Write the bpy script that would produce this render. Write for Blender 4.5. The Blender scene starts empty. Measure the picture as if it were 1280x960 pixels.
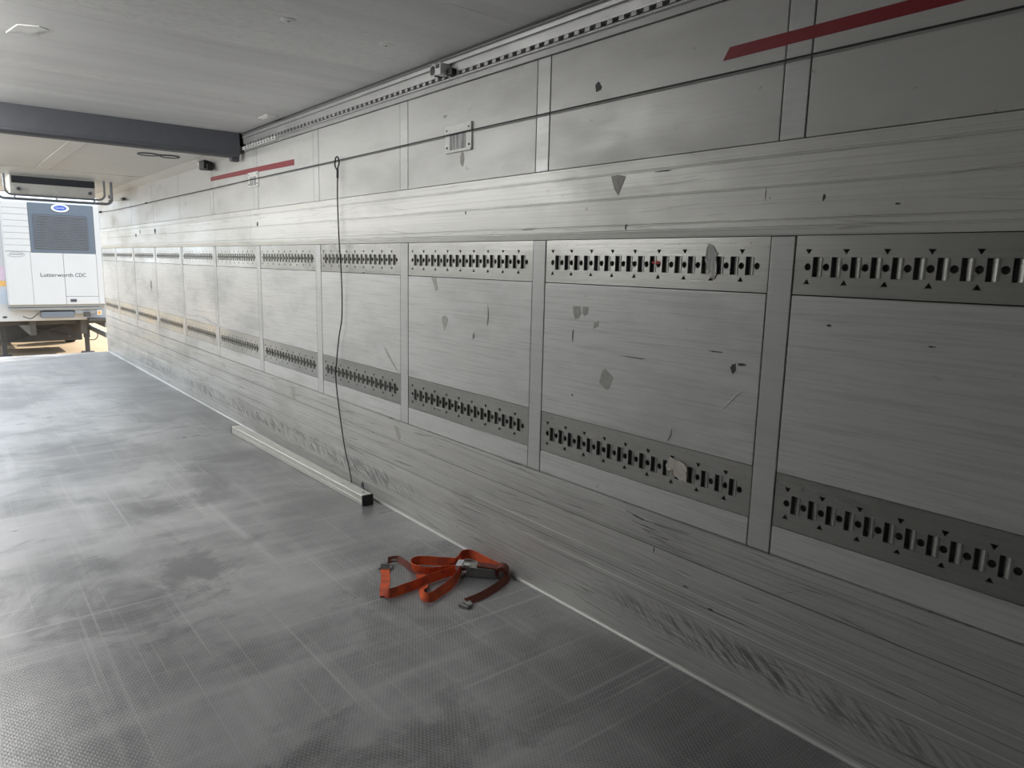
import bpy, bmesh, math, random
from mathutils import Vector, Matrix

random.seed(7)
S = bpy.context.scene
C = S.collection

# ------------------------------------------------------------------ camera
FOCAL_PX = 889.38
cam_d = bpy.data.cameras.new('camera')
cam = bpy.data.objects.new('camera', cam_d)
C.objects.link(cam)
cam_d.sensor_fit = 'HORIZONTAL'
cam_d.sensor_width = 36.0
cam_d.lens = FOCAL_PX / 1280.0 * 36.0
cam_d.clip_start = 0.02
cam_d.clip_end = 600
fw = Vector((0.622, 0.766, -0.165)).normalized()
up0 = Vector((0.086, 0.142, 0.986))
rt = fw.cross(up0).normalized()
up = rt.cross(fw).normalized()
cam.matrix_world = Matrix(((rt.x, up.x, -fw.x, -0.925), (rt.y, up.y, -fw.y, 0.0),
                           (rt.z, up.z, -fw.z, 1.544), (0, 0, 0, 1)))
S.camera = cam

# ------------------------------------------------------------------ sky, sun, exposure
SKY_STRENGTH = 1.0
SUN_STRENGTH = 4.0
EXPOSURE = 1.35
w = bpy.data.worlds.new('world')
S.world = w
w.use_nodes = True
bg = w.node_tree.nodes['Background']
bg.inputs['Color'].default_value = (0.80, 0.90, 1.0, 1)
bg.inputs['Strength'].default_value = SKY_STRENGTH
sun_d = bpy.data.lights.new('sun', 'SUN')
sun_d.energy = SUN_STRENGTH
sun_d.angle = math.radians(0.6)
sun_d.color = (1.0, 0.93, 0.82)
sun = bpy.data.objects.new('sun', sun_d)
C.objects.link(sun)
az, el = math.radians(64), math.radians(33)      # azimuth from +Y towards +X
to_sun = Vector((math.sin(az) * math.cos(el), math.cos(az) * math.cos(el), math.sin(el)))
sun.rotation_euler = to_sun.to_track_quat('Z', 'Y').to_euler()
sun.location = (20, 25, 20)
S.view_settings.view_transform = 'Standard'
S.view_settings.look = 'None'
S.view_settings.gamma = 1.0
S.view_settings.use_curve_mapping = False
S.view_settings.exposure = EXPOSURE
S.cycles.max_bounces = 16
S.cycles.diffuse_bounces = 12
S.cycles.glossy_bounces = 8

# ------------------------------------------------------------------ materials
class NT:
    def __init__(self, name):
        self.m = bpy.data.materials.new(name)
        self.m.use_nodes = True
        self.t = self.m.node_tree
        self.b = self.t.nodes['Principled BSDF']
        self._pos = None
    def n(self, kind, **kw):
        nd = self.t.nodes.new(kind)
        for k, v in kw.items():
            setattr(nd, k, v)
        return nd
    def l(self, a, b):
        self.t.links.new(a, b)
    def val(self, sock, v):
        if hasattr(v, 'is_output'):
            self.l(v, sock)
        else:
            sock.default_value = v
    def pos(self, scale=(1, 1, 1), rot=(0, 0, 0), loc=(0, 0, 0)):
        if self._pos is None:
            self._pos = self.n('ShaderNodeNewGeometry').outputs['Position']
        mp = self.n('ShaderNodeMapping')
        mp.inputs['Scale'].default_value = scale
        mp.inputs['Rotation'].default_value = rot
        mp.inputs['Location'].default_value = loc
        self.l(self._pos, mp.inputs['Vector'])
        return mp.outputs[0]
    def rpos(self, angle, scale, loc=(0, 0, 0)):
        """turn in the wall plane first, then stretch"""
        mp = self.n('ShaderNodeMapping')
        mp.inputs['Scale'].default_value = scale
        mp.inputs['Location'].default_value = loc
        self.l(self.pos(rot=(angle, 0, 0)), mp.inputs['Vector'])
        return mp.outputs[0]
    def noise(self, vec, scale=1, detail=3, rough=.55, dist=0):
        nd = self.n('ShaderNodeTexNoise')
        self.l(vec, nd.inputs['Vector'])
        nd.inputs['Scale'].default_value = scale
        nd.inputs['Detail'].default_value = detail
        nd.inputs['Roughness'].default_value = rough
        nd.inputs['Distortion'].default_value = dist
        return nd.outputs['Fac']
    def ramp(self, fac, lo, hi, a=0.0, b=1.0):
        nd = self.n('ShaderNodeMapRange')
        nd.clamp = True
        nd.interpolation_type = 'SMOOTHSTEP'
        self.l(fac, nd.inputs['Value'])
        nd.inputs['From Min'].default_value = lo
        nd.inputs['From Max'].default_value = hi
        nd.inputs['To Min'].default_value = a
        nd.inputs['To Max'].default_value = b
        return nd.outputs['Result']
    def math(self, op, a, b=0.0):
        nd = self.n('ShaderNodeMath', operation=op)
        self.val(nd.inputs[0], a)
        self.val(nd.inputs[1], b)
        return nd.outputs[0]
    def mix(self, fac, a, b):
        nd = self.n('ShaderNodeMix', data_type='RGBA')
        self.val(nd.inputs[0], fac)
        self.val(nd.inputs[6], a if hasattr(a, 'is_output') else (*a, 1))
        self.val(nd.inputs[7], b if hasattr(b, 'is_output') else (*b, 1))
        return nd.outputs[2]
    def bump(self, h, strength=.2, dist=.01):
        nd = self.n('ShaderNodeBump')
        nd.inputs['Strength'].default_value = strength
        nd.inputs['Distance'].default_value = dist
        self.l(h, nd.inputs['Height'])
        self.l(nd.outputs[0], self.b.inputs['Normal'])
    def set(self, color=None, rough=None, metal=None, spec=None):
        if color is not None:
            self.val(self.b.inputs['Base Color'], color if hasattr(color, 'is_output') else (*color, 1))
        if rough is not None:
            self.val(self.b.inputs['Roughness'], rough)
        if metal is not None:
            self.b.inputs['Metallic'].default_value = metal
        if spec is not None:
            self.b.inputs['Specular IOR Level'].default_value = spec
        return self.m

def plain(name, col, rough=.5, metal=0.0, var=0.12, scale=25):
    t = NT(name)
    f = t.noise(t.pos(), scale, 3)
    c = t.mix(f, tuple(x * (1 - var) for x in col), tuple(min(1, x * (1 + var)) for x in col))
    return t.set(c, rough, metal)

def wall_metal(name, col, dark, streak=.35, spots=.6, rough=.42, metal=.35, scratch=0.0):
    t = NT(name)
    s1 = t.noise(t.pos((1, 2.6, 110)), 1.0, 6, .72)                 # drawn lines along the wall
    s2 = t.noise(t.pos((1, .8, 2.2), loc=(3, 1, 2)), 1.6, 4, .6)   # broad cloudy wear
    c = t.mix(t.ramp(s1, .42, .72, 0, streak), col, dark)
    c = t.mix(t.ramp(s2, .45, .75, 0, .42), c, dark)
    sp = t.noise(t.pos((1, 7, 11), loc=(0, 5, 9)), 1.0, 6, .62)    # scuff spots
    c = t.mix(t.ramp(sp, .68, .76, 0, spots), c, tuple(x * .35 for x in dark))
    s5 = t.noise(t.pos((1, 26, 34), loc=(0, 1, 3)), 1.0, 4, .6)
    c = t.mix(t.ramp(s5, .70, .76, 0, spots * .8), c, tuple(x * .3 for x in dark))
    if scratch:
        sc = t.noise(t.pos((1, .55, 90), loc=(0, 2, 4)), 1.0, 3, .5)
        c = t.mix(t.ramp(sc, .60, .68, 0, scratch), c, tuple(x * .3 for x in dark))
        for q, (ang, th) in enumerate(((.06, .655), (-.09, .665), (.5, .735))):
            sd = t.noise(t.rpos(ang, (1, 2.2, 75), (0, 7 + q, 1)), 1.0, 3, .5)
            c = t.mix(t.ramp(sd, th, th + .03, 0, min(1, scratch * 1.5)), c, tuple(x * .2 for x in dark))
        sl = t.noise(t.pos((1, .35, 170), loc=(0, 3, 8)), 1.0, 4, .6)
        c = t.mix(t.ramp(sl, .50, .66, 0, scratch), c, tuple(x * .45 for x in dark))
    t.bump(s1, .16, .004)
    r = t.ramp(s2, .3, .7, rough - .08, rough + .10)
    return t, c, r

t, c, r = wall_metal('panel_aluminium', (.66, .665, .66), (.36, .36, .355), .48, .5)
M_PANEL = t.set(c, r, .22)
t, c, r = wall_metal('upper_panel_laminate', (.60, .60, .585), (.42, .42, .41), .12, .6)
M_UPPER = t.set(c, r, .08)
t, c, r = wall_metal('post_aluminium', (.585, .59, .585), (.40, .40, .39), .3, .3)
M_POST = t.set(c, r, .22)
t, c, r = wall_metal('rub_rail_aluminium', (.72, .72, .69), (.42, .42, .40), .14, .5, .40, .35, .16)
M_BAND = t.set(c, r, .18)
t, c, r = wall_metal('kick_plate_aluminium', (.60, .60, .585), (.34, .34, .33), .36, .5, .42, .4, .30)
# a dirty strip where pallets rub, broken up by slanted scrapes
z = t.n('ShaderNodeSeparateXYZ'); t.l(t.pos(), z.inputs[0])
d = t.math('ABSOLUTE', t.math('SUBTRACT', z.outputs['Z'], .17))
band = t.ramp(d, .015, .085, 1, 0)
h = t.noise(t.rpos(-.62, (1, 9, 75)), 1.0, 4, .6)
lim = t.noise(t.pos((1, .55, .1)), 1.0, 2)
f = t.math('MULTIPLY', band, t.math('MULTIPLY', t.ramp(h, .42, .62), t.ramp(lim, .38, .58)))
c = t.mix(t.math('MULTIPLY', f, .8), c, (.11, .11, .12))
M_KICK = t.set(c, r, .35)
t, c, r = wall_metal('galvanised_steel', (.50, .50, .48), (.32, .32, .305), .40, .4, .34, .6)
M_STEEL = t.set(c, r, .92)
M_SEAL = plain('dark_sealant', (.075, .075, .075), .7)
M_TRIM = wall_metal('trim_aluminium', (.50, .50, .50), (.30, .30, .30), .4, .4)
M_TRIM = M_TRIM[0].set(M_TRIM[1], M_TRIM[2], .3)
M_ALU = plain('bar_aluminium', (.62, .62, .58), .4, .4, .15)
M_DARKBEAM = plain('dark_grey_steel', (.10, .105, .12), .55, .1)
M_BLACK = plain('black_plastic', (.018, .018, .02), .5)
M_BLACKCORD = plain('black_cord', (.03, .03, .032), .7)
M_WHITEP = plain('white_plastic', (.75, .75, .73), .45)
M_RED = plain('red_tape', (.26, .012, .022), .5, 0, .12, 6)
M_REDPAINT = plain('red_paint', (.45, .03, .03), .6)
M_RESIDUE = plain('tape_residue', (.40, .395, .37), .75, 0, .35, 60)
M_STAIN = plain('dark_stain', (.06, .065, .065), .7, 0, .4, 80)
M_PAPER = plain('torn_paper', (.62, .58, .53), .8, 0, .25, 90)
M_FILM = plain('torn_film', (.46, .46, .45), .4, 0, .3, 120)
M_CHIP = plain('white_chip', (.85, .85, .82), .7, 0, .1, 40)
M_CHROME = plain('bright_steel', (.75, .76, .78), .18, 1.0, .05)
M_TUBE = plain('guard_tube_steel', (.30, .32, .36), .3, .8)

# ceiling: pale laminate with smears running across the trailer
t = NT('ceiling_laminate')
a = t.noise(t.pos((.55, 5.0, 1)), 1.0, 5, .6)
b = t.noise(t.pos((26, 60, 1)), 1.0, 4, .7)
g = t.noise(t.pos((.25, 2.6, 1), loc=(2, 1, 0)), 1.0, 2, .5)
c = t.mix(t.ramp(a, .35, .7, 0, .6), (.82, .82, .825), (.68, .68, .685))
sm = t.math('MULTIPLY', t.ramp(g, .50, .62), t.ramp(b, .36, .60))
c = t.mix(t.math('MULTIPLY', sm, .6), c, (.95, .95, .94))
M_CEIL = t.set(c, .55, 0)
t = NT('rear_ceiling_laminate')
a = t.noise(t.pos((.7, 2.0, 1)), 1.0, 4, .6)
c = t.mix(a, (.74, .73, .69), (.86, .85, .81))
M_CEIL2 = t.set(c, .42, 0)

# floor: worn grey anti-slip deck
t = NT('floor_antislip')
big = t.noise(t.pos((1.0, .8, 1)), 1.1, 5, .62, .4)
xs = t.noise(t.pos((.5, 5.0, 1)), 1.0, 5, .65)
ys = t.noise(t.pos((7.0, .35, 1)), 1.0, 4, .6)
fine = t.noise(t.pos((1.4, 1.0, 1)), 130, 2, .5)
c = t.mix(t.ramp(big, .36, .66), (.11, .11, .115), (.36, .36, .37))
c = t.mix(t.ramp(xs, .45, .72, 0, .55), c, (.46, .46, .47))
c = t.mix(t.ramp(ys, .50, .72, 0, .45), c, (.50, .50, .51))
st = t.noise(t.pos((.9, 1.6, 1), loc=(4, 8, 0)), 1.0, 5, .6)
c = t.mix(t.ramp(st, .54, .74, 0, .55), c, (.06, .06, .065))
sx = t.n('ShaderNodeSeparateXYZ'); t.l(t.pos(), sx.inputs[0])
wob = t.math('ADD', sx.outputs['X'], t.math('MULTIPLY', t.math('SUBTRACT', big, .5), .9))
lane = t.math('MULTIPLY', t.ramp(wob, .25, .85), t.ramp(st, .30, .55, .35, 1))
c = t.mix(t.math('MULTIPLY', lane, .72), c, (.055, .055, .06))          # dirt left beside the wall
st2 = t.noise(t.pos((1.1, 1.1, 1), loc=(9, 3, 0)), 1.5, 6, .65, .6)
c = t.mix(t.ramp(st2, .50, .64, 0, .75), c, (.045, .045, .05))
sc2 = t.noise(t.pos((.5, 38, 1), loc=(1, 2, 0)), 1.0, 3, .5)
c = t.mix(t.ramp(sc2, .62, .72, 0, .35), c, (.50, .50, .51))
sc3 = t.noise(t.pos((60, .5, 1), loc=(1, 2, 0)), 1.0, 3, .5)
c = t.mix(t.ramp(sc3, .62, .72, 0, .35), c, (.52, .52, .53))
vor = t.n('ShaderNodeTexVoronoi', distance='CHEBYCHEV')
t.l(t.pos((1, .62, 1), rot=(0, 0, .78)), vor.inputs['Vector'])
vor.inputs['Scale'].default_value = 95
vor.inputs['Randomness'].default_value = .12
cell = t.ramp(vor.outputs['Distance'], .12, .48, 1, 0)
c = t.mix(t.math('MULTIPLY', cell, .34), c, (.50, .50, .51))
c = t.mix(t.math('MULTIPLY', t.ramp(fine, .55, .75), .25), c, (.02, .02, .02))
rr = t.math('ADD', t.ramp(big, .3, .7, .33, .21), t.math('MULTIPLY', xs, .14))
t.bump(t.math('ADD', t.math('MULTIPLY', cell, .8), fine), .35, .0012)
t.b.inputs['Coat Weight'].default_value = .30
t.b.inputs['Coat Roughness'].default_value = .30
M_FLOOR = t.set(c, rr, 0, .9)

# webbing with a weave
t = NT('orange_webbing')
wv = t.noise(t.pos(), 500, 1)
dr = t.noise(t.pos(), 14, 3)
c = t.mix(t.ramp(dr, .4, .7), (.74, .115, .03), (.45, .075, .035))
t.bump(wv, .3, .001)
M_ORANGE = t.set(c, .62)
M_DKRED = plain('worn_red_webbing', (.16, .035, .022), .65, 0, .4, 60)
M_RATCHET = plain('ratchet_steel', (.33, .33, .32), .32, .75, .3, 50)

# outside
M_TRAILER = plain('trailer_white_paint', (.52, .54, .56), .45, 0, .04, 3)
M_UNIT = plain('unit_white_plastic', (.52, .535, .55), .45, 0, .04, 3)
M_GRILLE = plain('unit_grey_plastic', (.10, .13, .17), .5, 0, .06)
M_LOUVRE = plain('louvre_grey', (.14, .165, .20), .45)
M_DEEP = plain('grille_recess', (.05, .06, .075), .7)
M_CHASSIS = plain('chassis_paint', (.07, .068, .065), .6, 0, .3, 6)
M_RUBBER = plain('tyre_rubber', (.03, .03, .032), .85)
M_GREYMET = plain('grey_metal', (.30, .33, .36), .45, .4)
M_BLUE = plain('badge_blue', (.03, .10, .48), .4)
M_INK = plain('dark_lettering', (.05, .055, .07), .6)
M_PINK = plain('label_pink', (.62, .50, .62), .6)
M_ORLAB = plain('label_orange', (.75, .45, .15), .6)
M_BLLAB = plain('label_blue_grey', (.45, .52, .62), .6, 0, .2, 30)
M_AMBER = plain('amber_lamp', (.8, .30, .03), .3)
t = NT('yard_ground')
a = t.noise(t.pos((1, 1, 1)), .8, 6, .65)
b = t.noise(t.pos((9, 9, 1)), 1.0, 5, .7)
c = t.mix(a, (.30, .215, .13), (.38, .285, .18))
c = t.mix(t.ramp(b, .5, .8, 0, .4), c, (.22, .18, .13))
M_GROUND = t.set(c, .9)

# ------------------------------------------------------------------ mesh helpers
class MB:
    def __init__(self):
        self.v, self.f = [], []
    def add(self, vs, fs):
        o = len(self.v)
        self.v += [tuple(p) for p in vs]
        self.f += [tuple(i + o for i in q) for q in fs]
        return self
    def box(self, x0, x1, y0, y1, z0, z1, ch=0.0):
        if ch <= 0:
            vs = [(x, y, z) for x in (x0, x1) for y in (y0, y1) for z in (z0, z1)]
            return self.add(vs, [(0, 1, 3, 2), (4, 6, 7, 5), (0, 4, 5, 1), (2, 3, 7, 6), (0, 2, 6, 4), (1, 5, 7, 3)])
        bm = bmesh.new()
        r_ = bmesh.ops.create_cube(bm, size=1)
        for q in r_['verts']:
            q.co = ((x0 + x1) / 2 + q.co.x * (x1 - x0), (y0 + y1) / 2 + q.co.y * (y1 - y0), (z0 + z1) / 2 + q.co.z * (z1 - z0))
        bmesh.ops.bevel(bm, geom=bm.edges[:], offset=ch, segments=2, affect='EDGES', profile=.6)
        bm.verts.index_update()
        self.add([q.co[:] for q in bm.verts], [[q.index for q in f.verts] for f in bm.faces])
        bm.free()
        return self
    def prism(self, prof, y0, y1, axis='Y'):
        """closed polygon prof of (a, b) swept along an axis; 'Y': (x, z), 'X': (y, z), 'Z': (x, y)"""
        n = len(prof)
        mk = {'Y': lambda a, b, s: (a, s, b), 'X': lambda a, b, s: (s, a, b), 'Z': lambda a, b, s: (a, b, s)}[axis]
        vs = [mk(a, b, y0) for a, b in prof] + [mk(a, b, y1) for a, b in prof]
        fs = [(i, (i + 1) % n, n + (i + 1) % n, n + i) for i in range(n)]
        fs += [tuple(range(n))[::-1], tuple(range(n, 2 * n))]
        return self.add(vs, fs)
    def tube(self, pts, r, n=8, closed=False, caps=True):
        pts = [Vector(p) for p in pts]
        m = len(pts)
        rs = r if isinstance(r, (list, tuple)) else [r] * m
        vs, fs = [], []
        u = None
        for i, p in enumerate(pts):
            a = pts[(i - 1) % m] if (i or closed) else p
            b = pts[(i + 1) % m] if (i < m - 1 or closed) else p
            t_ = (b - a).normalized()
            if u is None:
                u = t_.orthogonal().normalized()
            u = (u - t_ * u.dot(t_)).normalized()
            v_ = t_.cross(u)
            for k in range(n):
                q = 2 * math.pi * k / n
                vs.append(p + (u * math.cos(q) + v_ * math.sin(q)) * rs[i])
        seg = m if closed else m - 1
        for i in range(seg):
            for k in range(n):
                a, b = i * n + k, i * n + (k + 1) % n
                j = (i + 1) % m
                fs.append((a, b, j * n + (k + 1) % n, j * n + k))
        if caps and not closed:
            fs.append(tuple(range(n))[::-1])
            fs.append(tuple(range((m - 1) * n, m * n)))
        return self.add(vs, fs)
    def ribbon(self, pts, ups, width, th=.0022):
        """strap: pts is its lower edge, ups the width direction at each point"""
        pts = [Vector(p) for p in pts]
        ups = [Vector(q).normalized() for q in ups]
        m = len(pts)
        vs, fs = [], []
        for i, p in enumerate(pts):
            t_ = (pts[min(i + 1, m - 1)] - pts[max(i - 1, 0)]).normalized()
            u_ = ups[i]
            nrm = t_.cross(u_).normalized() * th / 2
            vs += [p - nrm, p + u_ * width - nrm, p + u_ * width + nrm, p + nrm]
        for i in range(m - 1):
            for k in range(4):
                fs.append((i * 4 + k, i * 4 + (k + 1) % 4, i * 4 + 4 + (k + 1) % 4, i * 4 + 4 + k))
        fs.append((3, 2, 1, 0))
        fs.append(tuple(range(4 * m - 4, 4 * m)))
        return self.add(vs, fs)
    def mesh(self, name, mat, smooth=False):
        me = bpy.data.meshes.new(name)
        me.from_pydata(self.v, [], self.f)
        bm = bmesh.new(); bm.from_mesh(me)
        bmesh.ops.recalc_face_normals(bm, faces=bm.faces[:])
        bm.to_mesh(me); bm.free()
        me.materials.append(mat)
        if smooth:
            for p in me.polygons:
                p.use_smooth = True
            try:
                me.set_sharp_from_angle(angle=math.radians(40))
            except Exception:
                pass
        return me
    def build(self, name, mat, parent=None, loc=(0, 0, 0), smooth=False):
        return put(name, self.mesh(name, mat, smooth), parent, loc)

def put(name, me, parent=None, loc=(0, 0, 0)):
    o = bpy.data.objects.new(name, me)
    C.objects.link(o)
    if parent is not None:
        o.parent = parent
    o.location = loc
    return o

def empty(name, loc=(0, 0, 0)):
    o = bpy.data.objects.new(name, None)
    o.empty_display_size = .1
    C.objects.link(o)
    o.location = loc
    return o

def tag(o, label=None, cat=None, group=None, kind=None):
    if label: o['label'] = label
    if cat: o['category'] = cat
    if group: o['group'] = group
    if kind: o['kind'] = kind
    return o

def smooth_path(pts, k=6):
    """Catmull-Rom through the points"""
    P = [Vector(p) for p in pts]
    out = []
    for i in range(len(P) - 1):
        a, b, c_, d_ = P[max(i - 1, 0)], P[i], P[i + 1], P[min(i + 2, len(P) - 1)]
        for s in range(k):
            q = s / k
            out.append(.5 * ((2 * b) + (c_ - a) * q + (2 * a - 5 * b + 4 * c_ - d_) * q * q + (3 * b - a - 3 * c_ + d_) * q ** 3))
    out.append(P[-1])
    return out

def grooved(front, back, z0, z1, grooves, lip=0.0):
    """profile (x, z): flat face at x=front with V grooves (z, half width, depth)"""
    p = [(back, z0), (front + lip, z0)]
    for gz, hw, dp in sorted(grooves):
        p += [(front, gz - hw), (front + dp, gz - hw * .4), (front + dp, gz + hw * .4), (front, gz + hw)]
    p += [(front + lip, z1), (back, z1)]
    return p

# ================================================================== THE TRAILER (setting)
YF, YR = -0.90, 13.15          # front bulkhead, rear opening
WX = 1.23                      # inner face of the side wall
ZC = 2.583                     # ceiling of the front part
ZC2 = 2.46                     # lower ceiling of the rear part
Y_BEAM = 6.30
BAY, POST0, POSTW = 1.2, 1.278, 0.088
Z_KICK, Z_LR0, Z_LR1, Z_UR0, Z_BAND0, Z_BAND1, Z_TRIM = .586, .691, .875, 1.470, 1.657, 1.954, 2.437

# ---- floor
fl = MB().box(-1.30, 1.30, YF, YR, -.14, 0).build('floor', M_FLOOR)
tag(fl, 'worn grey anti-slip deck of the trailer', kind='structure')
sill = MB().box(-1.30, 1.30, YR, YR + .05, -.16, -.02, .006).build('trim_1', M_STEEL)
tag(sill, 'steel sill across the open rear end of the deck', kind='structure')

# ---- right wall
wall = MB().box(WX + .015, WX + .075, YF, YR, -.05, 2.70).build('wall_right', M_SEAL)
tag(wall, 'long metal clad trailer side wall with two rows of slotted lashing rail', kind='structure')

def cbox(y, z, d=.0145, ch=.0025):
    return MB().box(0, d, 0, y, 0, z, ch)

def bay_mesh(cache, name, y, z, mat, d=.0145, ch=.0025):
    k = (name, round(y, 4), round(z, 4))
    if k not in cache:
        cache[k] = cbox(y, z, d, ch).mesh(name, mat)
    return cache[k]

def rail_mesh(width, z0, z1, depth=.012):
    """slotted lashing rail: plate with slots, round holes and small triangles cut right through"""
    cu = bpy.data.curves.new('lashing_rail', 'CURVE')
    cu.dimensions = '2D'
    cu.fill_mode = 'BOTH'
    cu.extrude = depth / 2
    H = z1 - z0
    def poly(pts):
        s = cu.splines.new('POLY')
        s.points.add(len(pts) - 1)
        for q, (a, b) in zip(s.points, pts):
            q.co = (a, b, 0, 1)
        s.use_cyclic_u = True
    poly([(0, 0), (width, 0), (width, H), (0, H)])
    n = int((width - .032 + .001) / .06)
    off = (width - n * .06) / 2
    cz = H / 2 - .0045
    for i in range(n + 1):
        cx = off + i * .06
        if .013 < cx < width - .013:
            poly([(cx + .011 * math.cos(q * math.pi / 5), cz + .0115 * math.sin(q * math.pi / 5)) for q in range(10)])
        if i % 2 == 1:
            poly([(cx - .0105, cz + .055), (cx, cz + .039), (cx + .0105, cz + .055)])
            poly([(cx - .0105, cz - .054), (cx + .0105, cz - .054), (cx, cz - .038)])
        if i < n:
            sx = cx + .03
            poly([(sx - .014, cz - .031), (sx + .014, cz - .031), (sx + .014, cz + .031), (sx - .014, cz + .031)])
    ob = bpy.data.objects.new('tmp', cu)
    C.objects.link(ob)
    dg = bpy.context.evaluated_depsgraph_get()
    me = bpy.data.meshes.new_from_object(ob.evaluated_get(dg))
    bpy.data.objects.remove(ob)
    for q in me.vertices:
        x, y, z_ = q.co
        q.co = (depth / 2 - z_, x, y)
    # lips of the slots and the two rows of spot welds, raised a little
    bm = bmesh.new(); bm.from_mesh(me)
    def raised(y0, y1, za, zb, h):
        vs = [bm.verts.new((x, yy, zz)) for x in (0.0005, -h) for yy, zz in ((y0, za), (y1, za), (y1, zb), (y0, zb))]
        for q in ((4, 5, 6, 7), (0, 1, 5, 4), (1, 2, 6, 5), (2, 3, 7, 6), (3, 0, 4, 7)):
            bm.faces.new([vs[k] for k in q])
    for i in range(n):
        sx = off + i * .06 + .03
        raised(sx - .0168, sx - .0142, cz - .030, cz + .030, .0022)
        for dz in (.0735, -.079):
            raised(sx - .0018, sx + .0018, cz + dz, cz + dz + .0036, .0012)
    # shelf inside the slot, halfway, as the pressed socket behind
    for i in range(n):
        sx = off + i * .06 + .03
        vs = [bm.verts.new(p) for p in ((.0008, sx - .0138, cz - .0305), (.0008, sx - .0105, cz - .0305), (.0100, sx + .004, cz - .0305), (.0008, sx - .0138, cz + .0305), (.0008, sx - .0105, cz + .0305), (.0100, sx + .004, cz + .0305))]
        bm.faces.new((vs[0], vs[1], vs[4], vs[3])); bm.faces.new((vs[1], vs[2], vs[5], vs[4]))
    bmesh.ops.recalc_face_normals(bm, faces=bm.faces[:])
    bm.to_mesh(me); bm.free()
    me.name = 'lashing_rail'
    me.materials.clear()
    me.materials.append(M_STEEL)
    for p in me.polygons:
        p.material_index = 0
        p.use_smooth = False
    return me

cache = {}
posts = [POST0 + BAY * k for k in range(-1, 10)]
edges = []                       # clear bays between posts
prev = YF
for p in posts:
    edges.append((prev, p - POSTW / 2))
    prev = p + POSTW / 2
edges.append((prev, YR))
G = .0024                        # half the joint between two sheets
for p in posts:
    put('post', bay_mesh(cache, 'post', POSTW - 2 * G, Z_BAND0 - Z_KICK - 2 * G, M_POST), wall, (WX - .001, p - POSTW / 2 + G, Z_KICK + G))
    put('upper_post', bay_mesh(cache, 'upper_post', POSTW - 2 * G, Z_TRIM - Z_BAND1 - 2 * G, M_POST), wall, (WX - .001, p - POSTW / 2 + G, Z_BAND1 + G))
for p in posts:                  # dark sealant showing in the joints beside each post
    put('joint_seal', bay_mesh(cache, 'joint_seal', POSTW + 2 * G, Z_BAND0 - Z_KICK, M_SEAL, .0115, 0), wall, (WX + .003, p - POSTW / 2 - G, Z_KICK))
    put('joint_seal', bay_mesh(cache, 'joint_seal', POSTW + 2 * G, Z_TRIM - Z_BAND1, M_SEAL, .0115, 0), wall, (WX + .003, p - POSTW / 2 - G, Z_BAND1))
for (a, b) in edges:
    y = b - a - 2 * G
    put('panel', bay_mesh(cache, 'panel', y, Z_UR0 - Z_LR1 - 2 * G, M_PANEL), wall, (WX, a + G, Z_LR1 + G))
    put('lower_panel', bay_mesh(cache, 'lower_panel', y, Z_LR0 - Z_KICK - 2 * G, M_PANEL), wall, (WX, a + G, Z_KICK + G))
    put('upper_panel', bay_mesh(cache, 'upper_panel', y, Z_TRIM - Z_BAND1 - 2 * G, M_UPPER), wall, (WX, a + G, Z_BAND1 + G))
    k = round(y, 3)
    if ('r', k) not in cache:
        cache[('r', k)] = rail_mesh(y, Z_LR0, Z_LR1)
    put('lashing_rail', cache[('r', k)], wall, (WX + .002, a + G, Z_LR0 + .0005))
    put('lashing_rail', cache[('r', k)], wall, (WX + .002, a + G, Z_UR0 + .0015))

# rub rail (wide grooved band) and kick plate, each in lengths butted together
bprof = grooved(WX - .008, WX + .0148, Z_BAND0 + .001, Z_BAND1 - .001,
                [(1.684, .004, .004), (1.707, .004, .004), (1.81, .003, .0025), (1.816, .002, .002), (1.905, .003, .003), (1.912, .002, .002)], .004)
kprofs = [[(WX + .0148, 0.0), (WX - .018, 0.0), (WX - .0175, .005), (WX - .0125, .013)] +
          grooved(WX - .012, WX + .0148, .020, .2955, [(.10, .002, .0022), (.14, .002, .0022), (.165, .0015, .0014), (.26, .003, .0025)], .001)[1:],
          grooved(WX - .0125, WX + .0148, .2985, .4515, [(.335, .003, .0025), (.377, .002, .0022)], .001),
          grooved(WX - .012, WX + .0148, .4545, Z_KICK - .001, [(.468, .002, .0018), (.545, .002, .0018)], .0015)]
sealprof = [(WX - .0085, .29), (WX + .0148, .29), (WX + .0148, .46), (WX - .0085, .46)]
for a, b in ((YF, 6.215), (6.218, 9.05), (9.053, YR)):
    MB().prism(bprof, a, b).build('rub_rail', M_BAND, wall)
for a, b in ((YF, 6.215), (6.218, YR)):
    for kp in kprofs:
        MB().prism(kp, a, b).build('kick_plate', M_KICK, wall)
MB().prism(sealprof, YF, YR).build('kick_seal', M_SEAL, wall)

# ---- top trim with toothed rack, up to the cross beam
tprof = [(WX + .0148, 2.437), (WX - .012, 2.437), (WX - .012, 2.444), (WX - .005, 2.447), (WX - .005, 2.464), (WX - .014, 2.468),
         (WX - .014, 2.476), (WX + .010, 2.478), (WX + .010, 2.496), (WX - .012, 2.498), (WX - .016, 2.532), (WX - .008, 2.534),
         (WX - .008, 2.541), (WX - .020, 2.543), (WX - .022, 2.558), (WX - .010, 2.560), (WX - .010, 2.567), (WX - .026, 2.569),
         (WX - .026, 2.576), (WX + .0148, 2.576)]
trim = MB().prism(tprof, YF, Y_BEAM).build('trim_2', M_TRIM)
tag(trim, 'aluminium rail with toothed rack along the top of the right wall', kind='structure')
tooth = MB().box(WX - .012, WX + .012, -.0135, .0135, 2.4805, 2.4965).mesh('rack_tooth', M_TRIM)
y = -.2
while y < Y_BEAM - .05:
    put('rack_tooth', tooth, trim, (0, y, 0))
    y += .0618
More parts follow.
